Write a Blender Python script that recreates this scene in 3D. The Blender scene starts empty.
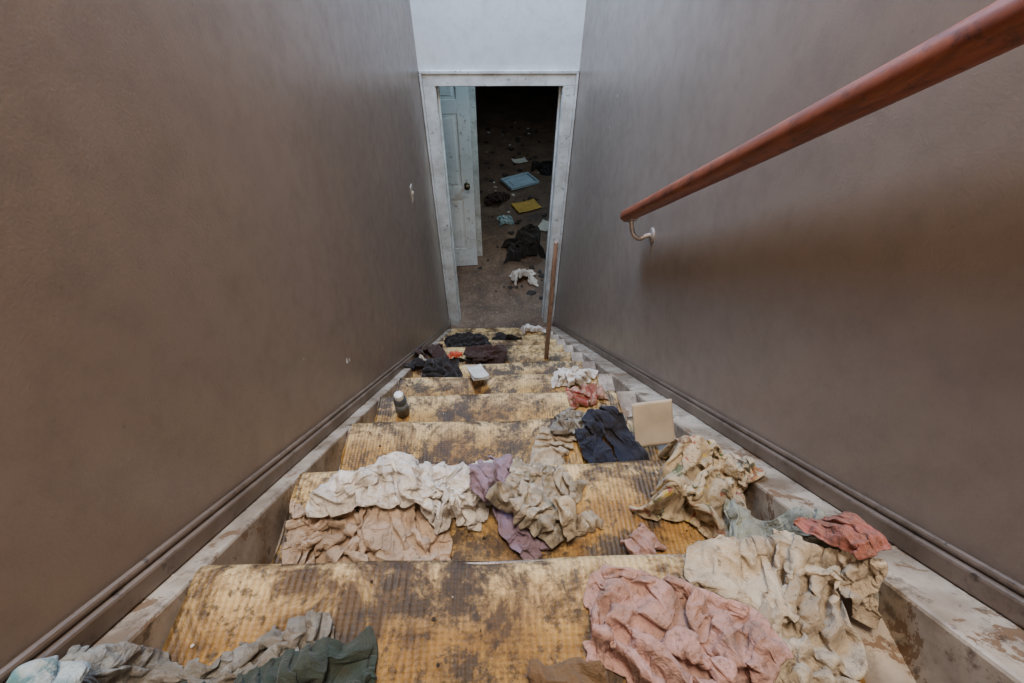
import bpy, bmesh, math, random
import numpy as np
from mathutils import Vector, Matrix, noise

random.seed(4)
CAMZ=2.97
RUN=.24; RISE=.196; Y1=.215; Z1=CAMZ-.618
SL=RISE/RUN
XL=-.434; XR=.545; YE=3.11
CL=-.385; CR=.40      # carpet edges
def nose(k): return Y1+RUN*(k-1), Z1-RISE*(k-1)
def line(y): return Z1-(y-Y1)*SL

# ---------------------------------------------------------------- materials
def newmat(name):
    m=bpy.data.materials.new(name); m.use_nodes=True
    nt=m.node_tree; b=nt.nodes['Principled BSDF']
    return m,nt,b
def N(nt,t,**kw):
    n=nt.nodes.new(t)
    for k,v in kw.items():
        if k in n.inputs: n.inputs[k].default_value=v
        else: setattr(n,k,v)
    return n
def noise_n(nt,coord,scale,detail=5,rough=.6,dist=0):
    n=N(nt,'ShaderNodeTexNoise',Scale=scale,Detail=detail,Roughness=rough,Distortion=dist)
    nt.links.new(coord,n.inputs['Vector']); return n.outputs['Fac']
def ramp(nt,fac,stops):
    r=nt.nodes.new('ShaderNodeValToRGB'); cr=r.color_ramp
    while len(cr.elements)<len(stops): cr.elements.new(.5)
    for e,(p,c) in zip(cr.elements,stops):
        e.position=p; e.color=(c[0],c[1],c[2],1) if not isinstance(c,(int,float)) else (c,c,c,1)
    nt.links.new(fac,r.inputs[0]); return r.outputs[0]
def mix(nt,fac,a,b,mode='MIX'):
    n=nt.nodes.new('ShaderNodeMix'); n.data_type='RGBA'; n.blend_type=mode
    for s,v in ((n.inputs[0],fac),(n.inputs[6],a),(n.inputs[7],b)):
        if hasattr(v,'is_linked'): nt.links.new(v,s)
        elif isinstance(v,(int,float)): s.default_value=v
        else: s.default_value=(v[0],v[1],v[2],1)
    return n.outputs[2]
def math_n(nt,op,a,b=0):
    n=nt.nodes.new('ShaderNodeMath'); n.operation=op
    for s,v in ((n.inputs[0],a),(n.inputs[1],b)):
        if hasattr(v,'is_linked'): nt.links.new(v,s)
        else: s.default_value=v
    return n.outputs[0]
def bump(nt,b,h,strength=.3,dist=.01):
    n=N(nt,'ShaderNodeBump',Strength=strength,Distance=dist)
    nt.links.new(h,n.inputs['Height']); nt.links.new(n.outputs[0],b.inputs['Normal'])
def srgb(r,g,b):
    f=lambda c:((c/255)/12.92 if c/255<=.04045 else ((c/255+.055)/1.055)**2.4)
    return (f(r),f(g),f(b))
def objc(nt): return nt.nodes.new('ShaderNodeTexCoord').outputs['Object']

def simple(name,col,rough=.5,var=.15,scale=12,metal=0,bmp=.1):
    m,nt,b=newmat(name); c=objc(nt)
    f=noise_n(nt,c,scale,6)
    dark=tuple(x*(1-var*2) for x in col); lite=tuple(min(1,x*(1+var)) for x in col)
    nt.links.new(ramp(nt,f,[(.3,dark),(.7,lite)]),b.inputs['Base Color'])
    b.inputs['Roughness'].default_value=rough; b.inputs['Metallic'].default_value=metal
    bump(nt,b,f,bmp,.004); return m

def wall_mat(name,col,rough=.42,stain=.35):
    m,nt,b=newmat(name); c=objc(nt)
    big=noise_n(nt,c,1.6,6,.65,.4); fine=noise_n(nt,c,240,3,.6); mid=noise_n(nt,c,14,8,.75); sp=noise_n(nt,c,45,6,.75); sp2=noise_n(nt,c,30,7,.8)
    col1=ramp(nt,big,[(.3,tuple(x*(1-stain*.5) for x in col)),(.62,col)])
    smud=ramp(nt,mid,[(.25,.78),(.55,1.0)])
    o=mix(nt,1.0,col1,smud,'MULTIPLY')
    o=mix(nt,ramp(nt,sp,[(.29,.6),(.35,0.)]),o,tuple(x*.45 for x in col))
    o=mix(nt,ramp(nt,sp2,[(.69,0.),(.72,.5)]),o,tuple(min(1,x*2.0) for x in col))
    nt.links.new(o,b.inputs['Base Color'])
    r=ramp(nt,mid,[(.3,rough+.1),(.8,rough-.06)])
    nt.links.new(r,b.inputs['Roughness'])
    bump(nt,b,fine,.22,.0015); return m

M_wall=wall_mat('taupe_wall_paint',srgb(139,121,106),.31)
M_end=wall_mat('pale_wall_paint',srgb(192,195,196),.6,.2)
M_ceil=wall_mat('ceiling_paint',srgb(205,205,205),.8,.1)

def dirty_white(name,base,dirt,lo=.42,hi=.62,scale=9,rough=.45,amt=.6,hard=.5,peel=False):
    m,nt,b=newmat(name); c=objc(nt)
    f=noise_n(nt,c,scale,5,.6,0); g=noise_n(nt,c,scale*5,6,.7); l=noise_n(nt,c,scale*2.2,10,.8)
    o=mix(nt,ramp(nt,f,[(lo,amt),(hi,0.0)]),base,dirt)
    o=mix(nt,ramp(nt,l,[(.38,amt*hard),(.47,0.0)]),o,tuple(x*.6 for x in dirt))
    if peel:
        pn=noise_n(nt,c,scale*1.6,8,.7,.5)
        o=mix(nt,ramp(nt,pn,[(.57,0.),(.585,.9)]),o,srgb(112,84,58))
    o=mix(nt,ramp(nt,g,[(.33,.75),(.41,0.0)]),o,tuple(x*.3 for x in dirt))
    nt.links.new(o,b.inputs['Base Color']); b.inputs['Roughness'].default_value=rough
    bump(nt,b,g,.12,.002); return m
M_trim=dirty_white('dirty_white_trim',srgb(196,200,198),srgb(136,130,118),.36,.6,7,.45,.55)
M_string=dirty_white('worn_stringer_paint',srgb(178,163,144),srgb(108,90,71),.35,.63,9,.5,.9,.9,True)
M_base=dirty_white('brown_baseboard_paint',srgb(114,98,84),srgb(75,60,46),.35,.6,9,.4,.7)
M_door=dirty_white('white_door_paint',srgb(200,206,208),srgb(165,165,160),.3,.5,4,.4,.5)

def carpet_mat():
    m,nt,b=newmat('stained_gold_carpet'); c=objc(nt)
    sep=nt.nodes.new('ShaderNodeSeparateXYZ'); nt.links.new(c,sep.inputs[0])
    sx=math_n(nt,'SINE',math_n(nt,'MULTIPLY',sep.outputs[0],2*math.pi/.0085))
    yz=math_n(nt,'SUBTRACT',sep.outputs[1],sep.outputs[2])
    sy=math_n(nt,'SINE',math_n(nt,'MULTIPLY',yz,2*math.pi/.006))
    cell=math_n(nt,'MULTIPLY',math_n(nt,'ADD',sx,math_n(nt,'MULTIPLY',sy,.3)),.38)
    cell=math_n(nt,'ADD',cell,.5)
    big=noise_n(nt,c,4.5,9,.72,.8); mid=noise_n(nt,c,11,10,.78,.7); mid2=noise_n(nt,c,6,8,.8,.3); fine=noise_n(nt,c,70,6,.75); fib=noise_n(nt,c,500,2,.6)
    base=ramp(nt,big,[(.3,srgb(108,76,34)),(.44,srgb(162,117,52)),(.56,srgb(198,153,78)),(.7,srgb(228,193,128))])
    at=nt.nodes.new('ShaderNodeAttribute'); at.attribute_name='wear'
    wn=math_n(nt,'MULTIPLY',at.outputs['Fac'],ramp(nt,mid,[(.34,0.),(.58,1.)]))
    base=mix(nt,math_n(nt,'MULTIPLY',wn,.8),base,srgb(232,202,148))
    base=mix(nt,ramp(nt,mid,[(.41,.92),(.53,0.0)]),base,srgb(70,50,30))
    base=mix(nt,ramp(nt,mid2,[(.43,.92),(.50,0.0)]),base,srgb(50,39,28))
    base=mix(nt,ramp(nt,fine,[(.38,.8),(.47,0.0)]),base,srgb(46,35,22))
    at2=nt.nodes.new('ShaderNodeAttribute'); at2.attribute_name='crease_tone'
    base=mix(nt,math_n(nt,'MULTIPLY',at2.outputs['Fac'],.85),base,srgb(48,37,25))  # darker tone at tread backs, under nosings and at riser feet
    grv=math_n(nt,'MULTIPLY',math_n(nt,'SUBTRACT',1.0,cell),ramp(nt,big,[(.35,.40),(.65,.15)]))
    base=mix(nt,grv,base,srgb(88,60,28))
    nt.links.new(base,b.inputs['Base Color']); b.inputs['Roughness'].default_value=.45
    b.inputs['Specular IOR Level'].default_value=.5
    h=math_n(nt,'ADD',math_n(nt,'ADD',math_n(nt,'MULTIPLY',cell,.8),math_n(nt,'MULTIPLY',fib,.5)),math_n(nt,'MULTIPLY',mid,2.0))
    bump(nt,b,h,.6,.0035); return m
M_carpet=carpet_mat()

def wood_rail(name='red_brown_wood',cols=((88,40,23),(134,68,40),(158,92,58))):
    m,nt,b=newmat(name); c=objc(nt)
    mp=N(nt,'ShaderNodeMapping'); mp.inputs['Scale'].default_value=(30,3,3)
    nt.links.new(c,mp.inputs[0])
    f=noise_n(nt,mp.outputs[0],3,8,.7,1.0); g=noise_n(nt,c,35,8,.75)
    o=ramp(nt,f,[(.3,srgb(*cols[0])),(.55,srgb(*cols[1])),(.75,srgb(*cols[2]))])
    o=mix(nt,ramp(nt,g,[(.36,.7),(.46,0.)]),o,srgb(60,34,24))
    nt.links.new(o,b.inputs['Base Color']); b.inputs['Roughness'].default_value=.45
    bump(nt,b,g,.15,.002); return m
M_rail=wood_rail()
M_stick=wood_rail('weathered_stick_wood',((96,76,66),(136,112,98),(168,148,132)))
M_metal=simple('aged_painted_metal',srgb(150,136,126),.4,.2,30,.3)
M_brass=simple('old_brass',srgb(100,90,70),.35,.2,30,.9)
def debris_floor():
    m,nt,b=newmat('dirty_hall_floor'); c=objc(nt)
    f=noise_n(nt,c,3,10,.75,.8); g=noise_n(nt,c,40,8,.8)
    o=ramp(nt,f,[(.3,srgb(46,36,29)),(.5,srgb(92,70,53)),(.7,srgb(122,100,80))])
    o=mix(nt,ramp(nt,g,[(.55,0.),(.66,.8)]),o,srgb(150,146,140))
    o=mix(nt,ramp(nt,g,[(.3,.8),(.42,0.)]),o,srgb(28,22,19))
    nt.links.new(o,b.inputs['Base Color']); b.inputs['Roughness'].default_value=.6
    bump(nt,b,g,.3,.01); return m
M_hfloor=debris_floor()

def fabric(name,col,col2=None,kind='plain',stain=.4,weave=420,rough=.88,dirt=(104,84,62)):
    m,nt,b=newmat(name)
    uv=nt.nodes.new('ShaderNodeUVMap'); uv.uv_map='rest'; c=uv.outputs[0]
    col=srgb(*col); col2=srgb(*(col2 or (90,90,90)))
    o=None
    if kind=='floral':
        v=N(nt,'ShaderNodeTexVoronoi',Scale=24.0); nt.links.new(c,v.inputs['Vector'])
        f=noise_n(nt,c,24,4,.6,1.5)
        mask=ramp(nt,f,[(.56,0.),(.60,.9)])
        pal=ramp(nt,v.outputs['Color'],[(.2,srgb(60,92,62)),(.45,srgb(160,66,60)),(.6,srgb(200,170,60)),(.8,srgb(70,80,70))])
        o=mix(nt,mask,col,pal)
    elif kind=='print':
        f=noise_n(nt,c,22,5,.6,1.2); o=mix(nt,ramp(nt,f,[(.46,0.),(.56,.85)]),col,col2)
    elif kind=='stripe':
        sp=nt.nodes.new('ShaderNodeSeparateXYZ'); nt.links.new(c,sp.inputs[0])
        s=math_n(nt,'SINE',math_n(nt,'MULTIPLY',sp.outputs[0],900)); o=mix(nt,ramp(nt,s,[(.4,0.),(.6,.5)]),col,col2)
    else:
        f=noise_n(nt,c,8,4,.6); o=mix(nt,ramp(nt,f,[(.4,0.),(.65,.25)]),col,tuple(x*.8 for x in col))
    st=noise_n(nt,c,9,9,.72,.7)
    o=mix(nt,ramp(nt,st,[(.40,stain),(.60,0.)]),o,srgb(*dirt))
    sp=noise_n(nt,c,55,8,.75)
    o=mix(nt,ramp(nt,sp,[(.36,stain*1.2),(.46,0.)]),o,tuple(x*.5 for x in srgb(*dirt)))
    nt.links.new(o,b.inputs['Base Color']); b.inputs['Roughness'].default_value=rough
    b.inputs['Sheen Weight'].default_value=.1; b.inputs['Specular IOR Level'].default_value=.2
    w=noise_n(nt,c,weave,2,.5); w2=noise_n(nt,c,38,5,.6,.6)
    # ridged fine creases
    w3=noise_n(nt,c,26,3,.5,1.2)
    rd=math_n(nt,'ABSOLUTE',math_n(nt,'SUBTRACT',w3,.5))
    h=math_n(nt,'ADD',math_n(nt,'ADD',w,math_n(nt,'MULTIPLY',w2,2.0)),math_n(nt,'MULTIPLY',rd,-9.0))
    bump(nt,b,h,.45,.004)
    return m

# ---------------------------------------------------------------- mesh helpers
def link(o): bpy.context.scene.collection.objects.link(o); return o
def mesh_obj(name,verts,faces,mat=None,smooth=False,parent=None):
    me=bpy.data.meshes.new(name); me.from_pydata([tuple(v) for v in verts],[],faces); me.update()
    if mat: me.materials.append(mat)
    if smooth:
        for p in me.polygons: p.use_smooth=True
    o=link(bpy.data.objects.new(name,me))
    if parent: o.parent=parent
    return o
class Acc:
    def __init__(s): s.v=[]; s.f=[]
    def box(s,x0,x1,y0,y1,z0,z1):
        n=len(s.v); s.v+=[(x,y,z) for x in(x0,x1) for y in(y0,y1) for z in(z0,z1)]
        s.f+=[tuple(n+i for i in q) for q in((0,1,3,2),(4,6,7,5),(0,4,5,1),(2,3,7,6),(0,2,6,4),(1,5,7,3))]
    def prism(s,prof,x0,x1):
        n=len(s.v); m=len(prof)
        s.v+=[(x0,y,z) for y,z in prof]+[(x1,y,z) for y,z in prof]
        for i in range(m):
            j=(i+1)%m; s.f.append((n+i,n+j,n+m+j,n+m+i))
        s.f.append(tuple(n+i for i in range(m))[::-1]); s.f.append(tuple(n+m+i for i in range(m)))
    def obj(s,name,mat,bev=0,parent=None,smooth=False):
        o=mesh_obj(name,s.v,s.f,mat,smooth,parent)
        bm=bmesh.new(); bm.from_mesh(o.data); bmesh.ops.recalc_face_normals(bm,faces=bm.faces); bm.to_mesh(o.data); bm.free()
        if bev:
            b=o.modifiers.new('bevel','BEVEL'); b.width=bev; b.segments=2; b.limit_method='ANGLE'
        return o
def empty(name,loc=(0,0,0)):
    e=link(bpy.data.objects.new(name,None)); e.location=loc; return e
def lathe(name,prof,mat,seg=28,parent=None,loc=(0,0,0),rot=(0,0,0)):
    v=[];f=[]
    for r,z in prof:
        for i in range(seg):
            a=2*math.pi*i/seg; v.append((r*math.cos(a),r*math.sin(a),z))
    for j in range(len(prof)-1):
        for i in range(seg):
            f.append((j*seg+i,j*seg+(i+1)%seg,(j+1)*seg+(i+1)%seg,(j+1)*seg+i))
    f.append(tuple(range(seg))[::-1]); f.append(tuple((len(prof)-1)*seg+i for i in range(seg)))
    o=mesh_obj(name,v,f,mat,True,parent); o.location=loc; o.rotation_euler=rot; return o
def tube(name,pts,rad,mat,parent=None,cyc=False):
    cu=bpy.data.curves.new(name,'CURVE'); cu.dimensions='3D'; sp=cu.splines.new('NURBS'); sp.points.add(len(pts)-1)
    for p,q in zip(sp.points,pts): p.co=(*q,1)
    sp.use_endpoint_u=True; sp.order_u=3; cu.bevel_depth=rad; cu.bevel_resolution=4; cu.use_fill_caps=True
    cu.materials.append(mat); o=link(bpy.data.objects.new(name,cu))
    if parent: o.parent=parent
    return o

# ---------------------------------------------------------------- room shell
TOPZ=5.7; YB=-3.0
a=Acc(); a.box(XL-.12,XL,YB,YE+.12,-.1,TOPZ); W_L=a.obj('wall_left',M_wall)
a=Acc(); a.box(XR,XR+.12,YB,YE+.12,-.1,TOPZ); W_R=a.obj('wall_right',M_wall)
OL=XL+.095; OR=XR-.095; OH=2.035
a=Acc(); a.box(XL,OL-.015,YE,YE+.12,-.1,TOPZ); a.box(OR+.015,XR,YE,YE+.12,-.1,TOPZ); a.box(OL-.015,OR+.015,YE,YE+.12,OH+.015,TOPZ)
a.obj('wall_end',M_end)
a=Acc(); a.box(XL-.12,XR+.12,YB,YE+.12,TOPZ,TOPZ+.1); a.obj('ceiling',M_ceil)
a=Acc()
for x0,x1 in((OL-.076,OL-.005),(OR+.005,OR+.076)):
    a.box(x0,x1,YE-.016,YE-.001,0,OH+.004)
a.box(OL-.076,OR+.076,YE-.016,YE-.001,OH+.005,OH+.074)
for x0,x1 in((OL-.092,OL-.077),(OR+.077,OR+.092)):
    a.box(x0,x1,YE-.026,YE-.001,0,OH+.074)
a.box(OL-.092,OR+.092,YE-.026,YE-.001,OH+.075,OH+.092)
a.box(OL-.0149,OL,YE-.006,YE+.13,0,OH); a.box(OR,OR+.0149,YE-.006,YE+.13,0,OH); a.box(OL-.0149,OR+.0149,YE-.006,YE+.13,OH+.0005,OH+.0149)
a.box(OL+.0005,OL+.012,YE+.05,YE+.085,0,OH-.013); a.box(OR-.012,OR-.0005,YE+.05,YE+.085,0,OH-.013); a.box(OL+.0005,OR-.0005,YE+.05,YE+.085,OH-.012,OH-.0005)
a.obj('trim_door_frame',M_trim,.002)

# hall beyond
a=Acc(); a.box(-2.6,2.6,YE-.3,10.5,-.1,0); a.obj('floor',M_hfloor)
M_dark=wall_mat('hall_wall_paint',srgb(120,118,116),.6,.3)
a=Acc(); a.box(-2.6,XL-.12,YE+.02,YE+.12,0,2.5); a.box(XR+.12,2.6,YE+.02,YE+.12,0,2.5); a.obj('wall_hall_front',M_dark)
a=Acc(); a.box(-2.6,-.2,4.2,4.32,0,2.5); a.box(-.2,.95,4.2,4.32,2.08,2.5); a.box(.95,2.6,4.2,4.32,0,2.5); a.obj('wall_hall_back',M_dark)
a=Acc(); a.box(-.215,-.13,4.182,4.2,0,2.05); a.box(-.2,-.18,4.201,4.33,0,2.05); a.box(.93,.95,4.201,4.33,0,2.05); a.box(.88,.97,4.182,4.2,0,2.05); a.box(-.215,.97,4.182,4.2,2.051,2.13)
a.box(-.18,-.165,4.23,4.26,0,2.05)
a.obj('trim_hall_door_frame',M_trim,.003)
a=Acc(); a.box(-2.7,-2.6,YE,10.5,0,2.5); a.obj('wall_hall_left',M_dark)
a=Acc(); a.box(2.6,2.7,YE,10.5,0,2.5); a.obj('wall_hall_right',M_dark)
a=Acc(); a.box(-2.6,2.6,10.4,10.5,0,2.5); a.obj('wall_far',M_dark)
a=Acc(); a.box(-2.6,2.6,YE+.12,10.5,2.5,2.6); a.obj('ceiling_hall',M_ceil)

def panel_door(name,w,h,mat):
    e=empty(name); a=Acc(); t=.035
    a.box(0,w,-.012,.012,0,h)
    st=.105; mu=.09
    rows=[(.0,.22),(.78,.90),(1.55,1.66),(h-.12,h)]
    for s in(-1,1):
        y0,y1=(-t/2,-.012) if s<0 else (.012,t/2)
        a.box(0,st,y0,y1,0,h); a.box(w-st,w,y0,y1,0,h)
        for z0,z1 in rows: a.box(st,w-st,y0,y1,z0,z1)
        for (z0,z1) in ((.22,.78),(.90,1.55),(1.66,h-.12)):
            a.box(w/2-mu/2,w/2+mu/2,y0,y1,z0,z1)
            for x0,x1 in((st,w/2-mu/2),(w/2+mu/2,w-st)):
                a.box(x0+.03,x1-.03,(-.017 if s<0 else .012),(-.012 if s<0 else .017),z0+.03,z1-.03)
    a.obj('leaf',mat,.003,e)
    for s in(-1,1):
        k=lathe('knob',[(.026,0),(.026,.004),(.011,.008),(.010,.03),(.022,.038),(.028,.05),(.024,.062),(.008,.068)],M_brass,24,e)
        k.location=(w-.06,s*t/2,.92); k.rotation_euler=(math.pi/2 if s<0 else -math.pi/2,0,0)
    return e
d=panel_door('door_1',.71,2.03,M_door); d.location=(-.89,3.98,.008); d.rotation_euler=(0,0,math.radians(4))

# ---------------------------------------------------------------- staircase
e_=.003
a=Acc()
for k in range(-4,13):
    y,z=nose(k)
    back=y-RUN-.03
    a.box(XL+e_,XR-e_,back,y-.008,z-.034,z-.008)
    a.box(XL+e_,XR-e_,y-.052,y-.034,max(z-RISE-.01,0),z-.034)
y,z=nose(-5)
a.box(XL+e_,XR-e_,YB,y-.008,z-.034,z-.008); a.box(XL+e_,XR-e_,y-.052,y-.034,z-RISE-.01,z-.034)
STAIR=a.obj('staircase',M_string,.003)
prof=[]
for k in range(-5,13):
    y,z=nose(k); yb=y-RUN-.026
    n=14
    for i in range(n):
        f=i/n
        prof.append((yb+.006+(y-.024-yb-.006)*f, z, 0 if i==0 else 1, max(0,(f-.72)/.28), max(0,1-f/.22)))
    r=.022
    for i in range(7):
        t=math.pi/2*(1-i/6*1.9); prof.append((y-r+r*math.cos(t),z-r+r*math.sin(t),1,1 if i<4 else .4,0))
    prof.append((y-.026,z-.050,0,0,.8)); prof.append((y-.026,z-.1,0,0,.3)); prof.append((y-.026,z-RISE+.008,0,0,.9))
nx=90; V=[];F=[];WE=[];GR=[]
for j,(y,z,w,we,gr) in enumerate(prof):
    for i in range(nx+1):
        x=CL+(CR-CL)*i/nx
        e=noise.noise(Vector((x*5,y*7,z*7))); e2=noise.noise(Vector((x*18+3,y*18,z*18)))
        xx=x
        if i==0: xx+= .006*noise.noise(Vector((1,y*14,z*14)))
        if i==nx: xx+= .008*noise.noise(Vector((9,y*14,z*14)))
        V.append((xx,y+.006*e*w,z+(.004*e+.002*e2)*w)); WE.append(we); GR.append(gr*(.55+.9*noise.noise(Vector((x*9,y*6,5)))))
for j in range(len(prof)-1):
    for i in range(nx):
        q=j*(nx+1)+i; F.append((q,q+1,q+nx+2,q+nx+1))
c=mesh_obj('stair_carpet',V,F,M_carpet,True)
for nm,ar in(('wear',WE),('crease_tone',GR)):
    at=c.data.attributes.new(nm,'FLOAT','POINT'); at.data.foreach_set('value',np.clip(np.array(ar,dtype=np.float32),0,1))
bm=bmesh.new(); bm.from_mesh(c.data)
bmesh.ops.recalc_face_normals(bm,faces=bm.faces)
s=sum(f.normal.z for f in bm.faces)
if s<0: bmesh.ops.reverse_faces(bm,faces=bm.faces)
bm.to_mesh(c.data); bm.free()
so=c.modifiers.new('thick','SOLIDIFY'); so.thickness=.007; so.offset=-1

LL=XL+.045; LR=XR-.085
def slope_prism(acc,x0,x1,d0,d1,ya=-1.4,yb=2.98):
    acc.prism([(ya,line(ya)+d0),(yb,line(yb)+d0),(yb,line(yb)+d1),(ya,line(ya)+d1)],x0,x1)
for side,x0,x1 in(('left',XL+e_,LL),('right',LR,XR-e_)):
    a=Acc(); slope_prism(a,x0,x1,-.30,-.018,yb=2.9)
    a.obj('trim_stringer_'+side,M_string,.005)
def baseboard(side):
    s=1 if side=='left' else -1; xw=XL if side=='left' else XR
    a=Acc()
    def b(t0,t,d0,d1):
        x0,x1=sorted((xw+s*t0,xw+s*t)); slope_prism(a,x0,x1,d0,d1,yb=3.05)
    b(.001,.016,-.017,.020); b(.001,.010,.0205,.034)
    a.obj('baseboard_'+side,M_base,.004)
baseboard('left'); baseboard('right')
a=Acc()
a.box(XL+.001,XL+.014,2.96,YE-.03,0,.10); a.box(XR-.014,XR-.001,2.96,YE-.03,0,.10); a.obj('baseboard_landing',M_base,.003)

# ---------------------------------------------------------------- handrail
H=empty('handrail')
sd=Vector((0,RUN,-RISE)).normalized(); pu=Vector((0,RISE,RUN)).normalized(); xd=Vector((1,0,0))
cs=[]
for i in range(20):
    t=2*math.pi*i/20; x=.025*math.cos(t); z=.026*math.sin(t)
    if z<-.014: z=-.014-(abs(z)-.014)*.5; x*=.72
    cs.append((x,z))
t0,t1=-1.0,1.65; rings=[]
for j in range(61): rings.append((t0+(t1-.02-t0)*j/60,1))
for j in range(1,7):
    an=math.pi/2*j/6; rings.append((t1-.02+.02*math.sin(an),max(.05,math.cos(an)**.6)))
V=[];F=[]; RX=.472; RD=.222
def rdd(t): return RD+.018*t/1.66
for t,sc in rings:
    o=sd*t+pu*rdd(t)+Vector((RX,0,CAMZ))
    wob=.002*noise.noise(Vector((t*4,0,0)))
    for x,z in cs: V.append(o+xd*(x*sc+wob)+pu*(z*sc))
m=len(cs)
for j in range(len(rings)-1):
    for i in range(m): F.append((j*m+i,j*m+(i+1)%m,(j+1)*m+(i+1)%m,(j+1)*m+i))
F.append(tuple(range(m))); F.append(tuple((len(rings)-1)*m+i for i in range(m))[::-1])
mesh_obj('rail',V,F,M_rail,True,H)
for t in(1.58,-.3):
    p=sd*t+pu*(rdd(t)-.02)+Vector((RX,0,CAMZ))
    q=p-pu*.05
    tube('bracket_arm',[p,p-pu*.02,p-pu*.05+Vector((.006,0,0)),p-pu*.065+Vector((.03,0,0)),Vector((XR-.02,q.y,q.z)),Vector((XR-.002,q.y,q.z))],.008,M_metal,H)
    pl=lathe('bracket_plate',[(.026,0),(.026,.003),(.018,.007),(.006,.009)],M_metal,24,H,(XR,q.y,q.z),(0,-math.pi/2,0))
    a=Acc(); a.box(-.014,.014,-.03,.03,-.002,.002); st=a.obj('bracket_strap',M_metal,.001,H); st.location=p; st.rotation_euler=(-math.atan(SL),0,0)

# ---------------------------------------------------------------- height map for cloth sim
GX0,GX1,GY0,GY1,GS=XL-.05,XR+.05,-.6,3.3,.005
gx=np.arange(GX0,GX1,GS); gy=np.arange(GY0,GY1,GS)
HM=np.zeros((len(gy),len(gx)))
for j,yv in enumerate(gy):
    k=math.ceil((yv-Y1)/RUN+1-1e-6); z=0 if k>12 else Z1-RISE*(k-1)
    HM[j,:]=z
    if yv<2.9:
        zl=line(yv)-.018
        HM[j,gx<LL]=np.maximum(HM[j,gx<LL],zl); HM[j,gx>LR]=np.maximum(HM[j,gx>LR],zl)
def blur(A):
    B=A.copy(); B[1:-1]=(A[:-2]+A[1:-1]+A[2:])/3; C=B.copy(); C[:,1:-1]=(B[:,:-2]+B[:,1:-1]+B[:,2:])/3; return C
def dil(A):
    B=A.copy()
    B[1:]=np.maximum(B[1:],A[:-1]); B[:-1]=np.maximum(B[:-1],A[1:]); C=B.copy()
    C[:,1:]=np.maximum(C[:,1:],B[:,:-1]); C[:,:-1]=np.maximum(C[:,:-1],B[:,1:]); return C
HM=blur(blur(dil(HM)))
HF=[HM]
def hidx(x,y):
    return (np.clip(((y-GY0)/GS+.5).astype(int),0,len(gy)-1),np.clip(((x-GX0)/GS+.5).astype(int),0,len(gx)-1))

def mask_fn(kind,u,v):
    a=np.abs(u-.5)
    if kind=='shirt':
        m=(a<.27)&(v<.98)
        m|=(v>.62+0*u)&(v<.96-(a-.27)*.5)&(v>.66-(a-.27)*.55)
        m&=~(((u-.5)/.10)**2+((v-1.0)/.12)**2<1)
        return m
    if kind=='pants':
        return ((v>.6)&(a<.33))|((a>.05+.04*(1-v))&(a<.36))
    if kind=='sock':
        return ((u<.42)&(v>.1))|((v<.42)&(u>.0))
    if kind=='round': return (u-.5)**2+(v-.5)**2<.25
    return a<2

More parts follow.
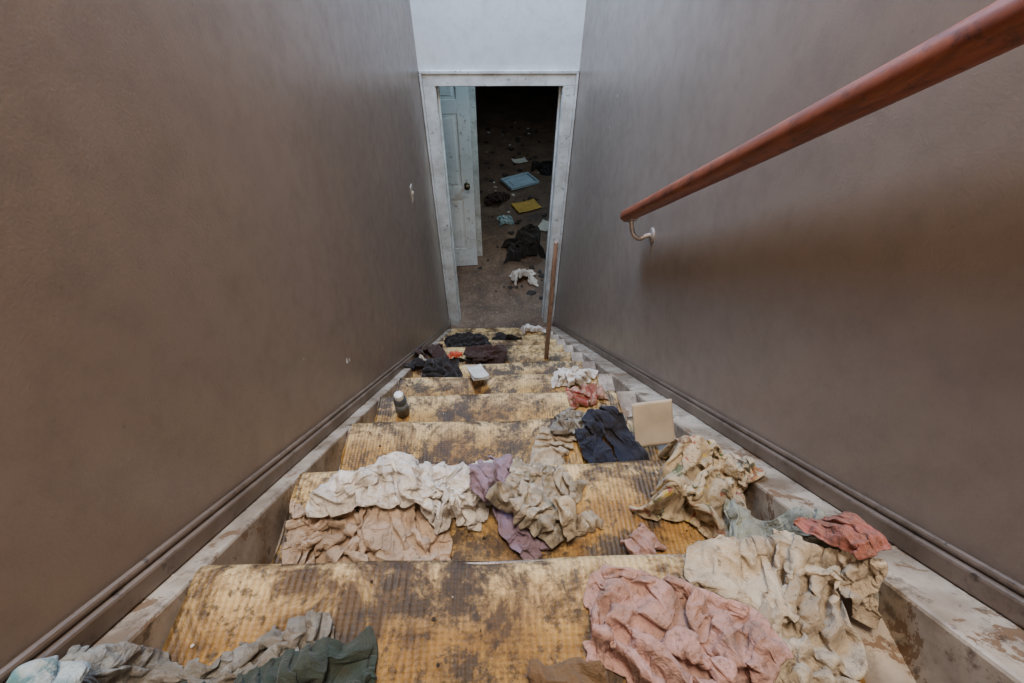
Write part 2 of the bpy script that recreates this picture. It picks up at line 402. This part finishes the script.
def cloth(name,mat,kind,foot,center,rot=0,comp=(.42,.72),seed=0,sp=.0075,fold=.032,keep=.55,mound=.03,warp=.05,steps=110,thick=.0018,lift=.015,bend=.08,xr=None):
    """foot = approximate footprint; pleats run along local v; rest size = foot/comp"""
    rs=np.random.RandomState(seed)
    fold*=.80; sp*=.82
    w,h=foot[0]/comp[0],foot[1]/comp[1]; nx=max(8,int(w/sp)); ny=max(8,int(h/sp))
    U,Vv=np.meshgrid(np.linspace(0,1,nx),np.linspace(0,1,ny))
    M=mask_fn(kind,U,Vv)
    A=(U-.5)*w; B=(Vv-.5)*h
    def fn(s,freq):
        q=np.zeros_like(A)
        for _ in range(6):
            fx,fy=rs.uniform(-1,1,2)*freq; ph=rs.uniform(0,6.28); q+=np.sin(A*fx+B*fy+ph)
        return q/2.4*s
    m_=min(foot)
    wx=fn(warp*2.2*m_,14)+fn(warp*m_,34); wy=fn(warp*2.2*m_,14)+fn(warp*m_,34)
    px=A*comp[0]+wx; py=B*comp[1]+wy
    c,s=math.cos(rot),math.sin(rot)
    X=center[0]+px*c-py*s; Y=center[1]+px*s+py*c
    lo=XL+.015; hi=(XR-.015) if xr is None else xr
    X=np.clip(X,lo,hi)
    lam=fold/comp[0]
    def tri(p): 
        q=np.abs((p%1)*2-1); return q*q*(3-2*q)*.45+q*.55
    ph=A/lam+fn(.75,9)+fn(.35,26)
    prof_=tri(ph)*lam*.5*math.sqrt(1-comp[0]**2)
    lam2=fold*1.5/comp[1]
    prof2=tri(B/lam2+fn(.9,11)+fn(.3,30))*lam2*.5*math.sqrt(1-comp[1]**2)
    amp=.55+.55*np.clip(fn(1,12)+.5,0,1)
    Zp=prof_*amp+prof2*.7
    ed=np.minimum(np.minimum(U,1-U),np.minimum(Vv,1-Vv)); tap=np.clip(ed/.16,0,1); tap=tap*tap*(3-2*tap)
    md=mound*np.clip(.6+fn(.6,8),0,1.3)*tap
    sup=(Zp*keep*(.25+.75*tap)+md)
    jj,ii=hidx(X,Y); hh=HF[0][jj,ii]
    Z=hh+lift+Zp+md
    P=np.stack([X,Y,Z],-1); Q=P.copy()
    dx=w/(nx-1); dy=h/(ny-1); dg=math.hypot(dx,dy)
    Mf=M.astype(float)
    fam=[((slice(None),slice(0,-1)),(slice(None),slice(1,None)),dx,.5),
         ((slice(0,-1),slice(None)),(slice(1,None),slice(None)),dy,.5),
         ((slice(0,-1),slice(0,-1)),(slice(1,None),slice(1,None)),dg,.3),
         ((slice(0,-1),slice(1,None)),(slice(1,None),slice(0,-1)),dg,.3),
         ((slice(None),slice(0,-3)),(slice(None),slice(3,None)),3*dx,bend*.5),
         ((slice(0,-3),slice(None)),(slice(3,None),slice(None)),3*dy,bend*.5)]
    fam=[(a,b,r,st*((Mf[a]*Mf[b])[...,None])) for a,b,r,st in fam]
    g=.00045
    for it in range(steps):
        vel=(P-Q)*.9; sp_=np.linalg.norm(vel,axis=-1,keepdims=True); vel*=np.minimum(1,.008/np.maximum(sp_,1e-9))
        Q=P.copy(); P=P+vel; P[...,2]-=g
        for _ in range(5):
            for n_,(a,b,r,st) in enumerate(fam):
                d_=P[b]-P[a]; L=np.sqrt((d_**2).sum(-1,keepdims=True))+1e-9
                if n_>=4: e=np.maximum(0,0.6*r-L)/L*-1
                else: e=(L-r)/L
                cc=d_*e*st*.5
                P[a]+=cc; P[b]-=cc
            P[...,0]=np.clip(P[...,0],XL+.012,hi+.003)
            jj,ii=hidx(P[...,0],P[...,1]); hz=HF[0][jj,ii]+thick+sup
            pen=P[...,2]<hz
            P[...,2]=np.where(pen,hz,P[...,2])
            fr=.85
            P[...,0]=np.where(pen,P[...,0]*(1-fr)+Q[...,0]*fr,P[...,0])
            P[...,1]=np.where(pen,P[...,1]*(1-fr)+Q[...,1]*fr,P[...,1])
    jj,ii=hidx(P[...,0][M],P[...,1][M]); T=np.full_like(HF[0],-9); np.maximum.at(T,(jj,ii),P[...,2][M]+.002)
    T=dil(T); HF[0]=np.maximum(HF[0],T)
    idx=-np.ones(M.shape,int)
    cell=M[:-1,:-1]&M[1:,:-1]&M[:-1,1:]&M[1:,1:]
    use=np.zeros_like(M); use[:-1,:-1]|=cell; use[1:,:-1]|=cell; use[:-1,1:]|=cell; use[1:,1:]|=cell
    idx[use]=np.arange(use.sum()); vs=P[use]; F=[]
    for j,i in zip(*np.nonzero(cell)): F.append((int(idx[j,i]),int(idx[j,i+1]),int(idx[j+1,i+1]),int(idx[j+1,i])))
    o=mesh_obj(name,vs.tolist(),F,mat,True)
    uvl=o.data.uv_layers.new(name='rest'); ru=np.stack([A[use],B[use]],-1)
    li=np.zeros(len(o.data.loops),int); o.data.loops.foreach_get('vertex_index',li)
    uvl.data.foreach_set('uv',ru[li].astype(np.float32).ravel())
    so=o.modifiers.new('thick','SOLIDIFY'); so.thickness=thick*.8; so.offset=0
    sb=o.modifiers.new('sub','SUBSURF'); sb.levels=1; sb.render_levels=1
    return o

f_beige=fabric('beige_cotton',(192,164,138),stain=.5)
f_white=fabric('offwhite_terry',(222,212,200),stain=.4,weave=300)
f_cream=fabric('cream_knit',(192,174,148),stain=.6)
f_lav=fabric('lavender_cotton',(144,122,140),stain=.55)
f_print=fabric('grey_print_cotton',(186,172,152),(134,128,110),'print',.55)
f_floral=fabric('floral_cotton',(192,172,140),kind='floral',stain=.55)
f_pink=fabric('pink_terry',(190,146,134),stain=.6,weave=260)
f_coral=fabric('coral_knit',(148,86,76),(172,114,102),'stripe',.6)
f_sage=fabric('sage_cotton',(150,152,136),stain=.5)
f_green=fabric('dark_green_cotton',(50,62,54),stain=.4,dirt=(78,70,56))
f_grey=fabric('grey_cotton',(144,142,134),(110,108,100),'print',.6)
f_teal=fabric('teal_white_print',(180,192,192),(50,120,130),'print',.3)
f_navy=fabric('navy_denim',(32,35,48),stain=.3,dirt=(64,56,48))
f_brown=fabric('brown_knit',(112,86,60),stain=.4)
f_red=fabric('red_print_cotton',(146,64,56),(186,150,130),'print',.5)
f_black=fabric('black_cotton',(30,26,25),stain=.3,dirt=(54,44,36))
f_dbrown=fabric('dark_brown_cotton',(58,38,32),stain=.3,dirt=(46,36,28))
f_orange=fabric('orange_nylon',(190,74,48),stain=.3)

# tread 2
cloth('beige_blanket',f_beige,'rect',(.29,.18),(-.225,.325),.15,(.40,.5),1,.007,.040,mound=.02)
cloth('white_towel',f_white,'rect',(.27,.13),(-.150,.395),-.1,(.36,.40),2,.007,.030,mound=.035,warp=.08)
cloth('lavender_shirt',f_lav,'shirt',(.115,.17),(.030,.345),.7,(.40,.6),3,.007,.028,mound=.006)
cloth('printed_shirt',f_print,'rect',(.11,.12),(.062,.365),-.4,(.36,.45),4,.0065,.028,mound=.03)
cloth('beige_sock',f_cream,'sock',(.08,.075),(.130,.335),.4,(.5,.7),5,.006,.022,mound=.012)
cloth('pink_washcloth',f_pink,'rect',(.055,.05),(.245,.285),.6,(.5,.7),6,.006,.02,mound=.01)
cloth('floral_pillowcase',f_floral,'rect',(.20,.18),(.385,.390),1.0,(.36,.45),7,.007,.036,mound=.05,warp=.07)
# tread 1
cloth('sage_shirt',f_sage,'rect',(.12,.13),(.430,.240),-.5,(.42,.6),8,.007,.028,mound=.02)
cloth('cream_shirt',f_cream,'shirt',(.22,.23),(.335,.125),-.45,(.40,.48),10,.0065,.032,mound=.02,xr=.44)
cloth('coral_scarf',f_coral,'rect',(.045,.08),(.420,.215),.35,(.40,.6),9,.0055,.018,mound=.010,steps=60,xr=.46)
cloth('pink_towel',f_pink,'rect',(.118,.14),(.185,.105),.9,(.36,.48),11,.0065,.030,mound=.015,warp=.08)
cloth('grey_shirt',f_grey,'shirt',(.26,.15),(-.31,.060),.15,(.42,.5),12,.007,.028,mound=.01)
cloth('dark_green_shirt',f_green,'rect',(.17,.09),(-.225,.056),.3,(.45,.45),13,.007,.028,mound=.012)
cloth('teal_print_cloth',f_teal,'rect',(.045,.05),(-.39,.065),.2,(.45,.6),14,.006,.02,mound=.01)
cloth('brown_knit_cap',f_brown,'round',(.10,.09),(.065,.060),0,(.75,.8),15,.006,.04,mound=.025)
# tread 3-6
cloth('cream_sock',f_cream,'rect',(.09,.07),(.145,.590),1.3,(.42,.6),16,.008,.03,mound=.006)
cloth('grey_towel',f_grey,'rect',(.17,.10),(.235,.685),.1,(.42,.5),18,.008,.028,mound=.025)
cloth('navy_jeans',f_navy,'pants',(.16,.14),(.270,.585),.5,(.45,.6),17,.008,.034,mound=.01)
cloth('red_print_cloth',f_red,'rect',(.12,.07),(.29,.905),.2,(.45,.6),19,.008,.028,mound=.02)
cloth('white_cloth',f_white,'rect',(.14,.11),(.31,1.150),-.3,(.40,.5),20,.009,.035,mound=.04)
cloth('black_jacket',f_black,'shirt',(.24,.20),(-.25,1.36),.2,(.5,.6),21,.010,.042,mound=.03)
cloth('orange_vest',f_orange,'rect',(.06,.06),(-.19,1.42),.5,(.45,.5),22,.009,.03,mound=.02)
cloth('dark_trousers',f_dbrown,'pants',(.18,.24),(-.34,1.62),.4,(.45,.6),23,.010,.05,mound=.06)
cloth('brown_sweater',f_dbrown,'shirt',(.28,.20),(-.05,1.66),-.2,(.5,.5),24,.010,.042,mound=.03)
cloth('cream_rag',f_cream,'rect',(.06,.08),(-.36,1.50),-.2,(.5,.5),44,.009,.03,mound=.02)
cloth('black_trousers',f_black,'pants',(.26,.24),(.09,2.22),.8,(.5,.6),25,.010,.045,mound=.05)
cloth('dark_coat',f_black,'rect',(.26,.22),(-.20,2.12),.3,(.5,.6),26,.011,.05,mound=.06)
cloth('white_rag',f_white,'rect',(.16,.13),(.30,2.62),.2,(.45,.5),27,.010,.05,mound=.10)

GX0,GX1,GY0,GY1=-.5,1.3,3.3,6.6
gx=np.arange(GX0,GX1,GS); gy=np.arange(GY0,GY1,GS); HF[0]=np.zeros((len(gy),len(gx)))
_xl,_xr=XL,XR; XL,XR=-.45,1.2
cloth('white_plastic_bag',f_white,'rect',(.26,.22),(.29,3.74),.3,(.48,.5),31,.012,.07,mound=.10)
cloth('dark_blanket',f_black,'rect',(.42,.36),(.33,4.25),.1,(.5,.5),32,.014,.09,mound=.16)
cloth('light_cloth',f_teal,'rect',(.18,.16),(.14,4.88),.2,(.6,.6),33,.012,.05,mound=.03)
cloth('dark_shirt',f_dbrown,'shirt',(.36,.30),(.05,5.35),1.1,(.5,.6),34,.014,.08,mound=.06)
cloth('black_shirt',f_black,'shirt',(.40,.30),(.75,6.25),.4,(.5,.6),35,.015,.10,mound=.1)
XL,XR=_xl,_xr
M_ply=simple('translucent_plastic',srgb(160,180,190),.3,.1,10)
M_yel=simple('yellow_card',srgb(186,148,66),.6,.15,14)
a=Acc(); a.box(-.22,.22,-.15,.15,0,.012)
for q in((-.22,-.20,-.15,.15),(.20,.22,-.15,.15),(-.20,.20,-.15,-.13),(-.20,.20,.13,.15)): a.box(*q,.012,.04)
a.box(-.14,.14,-.08,.08,.012,.022)
o=a.obj('storage_bin_lid',M_ply,.006); o.location=(.37,5.86,.012); o.rotation_euler=(.02,.02,.5)
def sheet(name,w,h,mat,loc,rot,curl=.02,seed=0,t=.0015):
    n=14;V=[];F=[]
    for j in range(n+1):
        for i in range(n+1):
            x=(i/n-.5)*w;y=(j/n-.5)*h
            V.append((x,y,curl*((2*i/n-1)**2*.6+(2*j/n-1)**2*.4)+curl*.25*noise.noise(Vector((x*20,y*20,seed)))))
    for j in range(n):
        for i in range(n): q=j*(n+1)+i; F.append((q,q+1,q+n+2,q+n+1))
    o=mesh_obj(name,V,F,mat,True); o.location=loc; o.rotation_euler=rot
    s_=o.modifiers.new('t','SOLIDIFY'); s_.thickness=t; return o
sheet('yellow_folder',.32,.24,M_yel,(.42,5.22,.01),(0,0,.4),.02,1,.003)
M_paper=simple('dirty_paper',srgb(190,184,172),.7,.12,18)
M_cardb=simple('tan_cardboard',srgb(186,168,144),.8,.12,10)
sheet('paper_sheet',.22,.16,M_paper,(.62,4.75,.008),(0,0,1.1),.02,2)
sheet('paper_sheet',.2,.15,M_paper,(.40,6.5,.008),(0,0,.3),.03,3)
def litter(name,mat,n,x0,x1,y0,y1,zf,smin,smax,seed):
    r=random.Random(seed); V=[];F=[]
    for _ in range(n):
        x=r.uniform(x0,x1); y=r.uniform(y0,y1); z=zf(x,y); s=r.uniform(smin,smax); m=r.randint(4,6); an=r.uniform(0,6.28); b=len(V)
        pts=[(x+s*r.uniform(.5,1)*math.cos(an+6.283*i/m),y+s*r.uniform(.5,1)*math.sin(an+6.283*i/m)) for i in range(m)]
        tz=[r.uniform(0,.5)*s for _ in range(m)]
        V+=[(p[0],p[1],z+.0008) for p in pts]+[(p[0],p[1],z+.0015+t) for p,t in zip(pts,tz)]
        for i in range(m): j=(i+1)%m; F.append((b+i,b+j,b+m+j,b+m+i))
        F.append(tuple(b+m+i for i in range(m))); F.append(tuple(b+i for i in range(m))[::-1])
    return mesh_obj(name,V,F,mat)
litter('paper_litter',M_paper,26,-.1,.9,3.5,8,lambda x,y:0,.012,.04,3)
litter('dark_litter',simple('dark_scrap',srgb(45,38,34),.8),90,-.4,.9,3.3,8,lambda x,y:0,.015,.06,5)
def safe(seed,n,name,mat,smin,smax):
    r=random.Random(seed); V=[];F=[]
    for _ in range(n):
        k=r.randint(1,12); yk,zk=nose(k); x=r.uniform(CL+.02,CR-.02); y=r.uniform(yk-.2,yk-.03)
        s=r.uniform(smin,smax); m=5; b=len(V); an=r.uniform(0,6)
        pts=[(x+s*r.uniform(.5,1)*math.cos(an+6.283*i/m),y+s*r.uniform(.5,1)*math.sin(an+6.283*i/m)) for i in range(m)]
        V+=[(*p,zk+.001) for p in pts]+[(*p,zk+.003+r.uniform(0,.6)*s) for p in pts]
        for i in range(m): j=(i+1)%m; F.append((b+i,b+j,b+m+j,b+m+i))
        F.append(tuple(b+m+i for i in range(m))); F.append(tuple(b+i for i in range(m))[::-1])
    return mesh_obj(name,V,F,mat)
safe(2,140,'dirt_crumbs',simple('dirt',srgb(50,40,30),.9),.001,.004)
safe(3,60,'plaster_chips',simple('plaster',srgb(190,178,160),.9),.001,.003)

B=empty('pill_bottle',(-.30,.855,nose(4)[1]+.002))
lathe('body',[(.018,0),(.020,.003),(.020,.068),(.017,.077),(.013,.081)],simple('grey_bottle_plastic',srgb(70,74,80),.3,.2,30),28,B)
lathe('cap',[(.0135,.079),(.014,.081),(.014,.096),(.0125,.098)],simple('white_cap_plastic',srgb(215,215,210),.4,.1,30),28,B)
lathe('label',[(.0204,.015),(.0204,.058)],simple('bottle_label',srgb(100,104,108),.6,.2,60),28,B)
o=sheet('cardboard_piece',.098,.115,M_cardb,(.385,.622,nose(3)[1]+.060),(math.radians(52),math.radians(-6),.05),.004,4,.004)
bk=empty('paper_booklet',(-.075,1.15,nose(5)[1]+.03)); bk.rotation_euler=(math.radians(-25),math.radians(4),.25)
for i in range(3):
    s_=sheet('page_%d'%(i+1),.06,.12,M_paper,(0,0,.003*i),(0,0,.03*i),.004+.003*i,6+i,.0012); s_.parent=bk
st=empty('wooden_stick',(.262,1.60,nose(7)[1]+.002)); st.rotation_euler=(math.radians(-2),0,0)
lathe('shaft',[(.011,0),(.012,.005),(.012,.30),(.011,.55),(.010,.70),(.006,.708)],M_stick,16,st)

sw=empty('light_switch',(XL,2.285,1.76))
a=Acc(); a.box(0,.003,-.022,.022,-.045,.045); a.obj('plate',simple('ivory_plastic',srgb(180,172,158),.4,.08),.001,sw)
a=Acc(); a.box(.003,.010,-.004,.004,-.004,.010); a.obj('toggle',simple('ivory_toggle',srgb(195,188,170),.4,.08),.001,sw)
def chips(name,side,lst):
    V=[];F=[]; r=random.Random(8)
    for y,z,s in lst:
        m=7; b=len(V); x0=XL if side<0 else XR
        pts=[(y+s*r.uniform(.4,1)*math.cos(6.283*i/m)*.7,z+s*r.uniform(.5,1)*math.sin(6.283*i/m)) for i in range(m)]
        V+=[(x0-side*.0006,p[0],p[1]) for p in pts]; F.append(tuple(b+i for i in range(m)))
    mesh_obj(name,V,F,simple(name+'_plaster',srgb(225,222,218),.8,.05),parent=(W_L if side<0 else W_R))
chips('plaster_chip_marks',-1,[(.895,1.977,.015),(.912,1.962,.010),(1.9,1.5,.004),(.7,2.2,.003)])
chips('plaster_scuff_marks',1,[(2.1,2.3,.010),(2.15,2.15,.008),(2.0,2.22,.005),(1.3,2.1,.004)])

# ---------------------------------------------------------------- lights
def area(name,loc,target,size,sy,power,col):
    l=bpy.data.lights.new(name,'AREA'); l.shape='RECTANGLE'; l.size=size; l.size_y=sy; l.energy=power; l.color=col
    o=link(bpy.data.objects.new(name,l)); o.location=loc
    o.rotation_euler=(Vector(target)-Vector(loc)).to_track_quat('-Z','Y').to_euler(); return o
area('window_light',(0,-2.7,4.7),(0,.6,2.2),.85,1.4,76,(1,.85,.71))
area('warm_stair_fill',(.05,.4,5.5),(.05,.9,1.6),.6,1.2,118,(1,.88,.75))  # added warm fill above the stairs, no fixture modelled
area('cool_wall_fill',(-.40,2.3,3.9),(.545,2.3,2.6),1.0,.9,205,(.38,.61,1.0))  # added cool fill aimed at the right wall, no opening there
area('hall_fill',(.9,3.5,2.4),(-.4,4.0,.6),.3,.3,17,(.60,.85,1.0))  # added cool fill to brighten the door leaf, unseen source
area('far_room_fill',(1.3,6.0,2.4),(.4,5.2,0),.5,.5,15,(.65,.84,1.0))  # fill added to lift the far room floor, unseen source
w=bpy.data.worlds.new('world'); bpy.context.scene.world=w; w.use_nodes=True
w.node_tree.nodes['Background'].inputs[0].default_value=(.75,.85,1,1); w.node_tree.nodes['Background'].inputs[1].default_value=.4

cam=bpy.data.cameras.new('camera'); cam.sensor_width=36; cam.lens=16; cam.clip_start=.01
co=link(bpy.data.objects.new('camera',cam))
n_=Vector((-6,439,455)); s_=Vector((-17,-54,455))
Zw=-n_.normalized(); Xw=n_.cross(s_).normalized(); Yw=Zw.cross(Xw)
right=Vector((Xw.x,Yw.x,Zw.x)); down=Vector((Xw.y,Yw.y,Zw.y)); fwd=Vector((Xw.z,Yw.z,Zw.z))
Mx=Matrix.Identity(4)
for i in range(3): Mx[i][0]=right[i]; Mx[i][1]=-down[i]; Mx[i][2]=-fwd[i]
Mx[2][3]=CAMZ
co.matrix_world=Mx
bpy.context.scene.camera=co
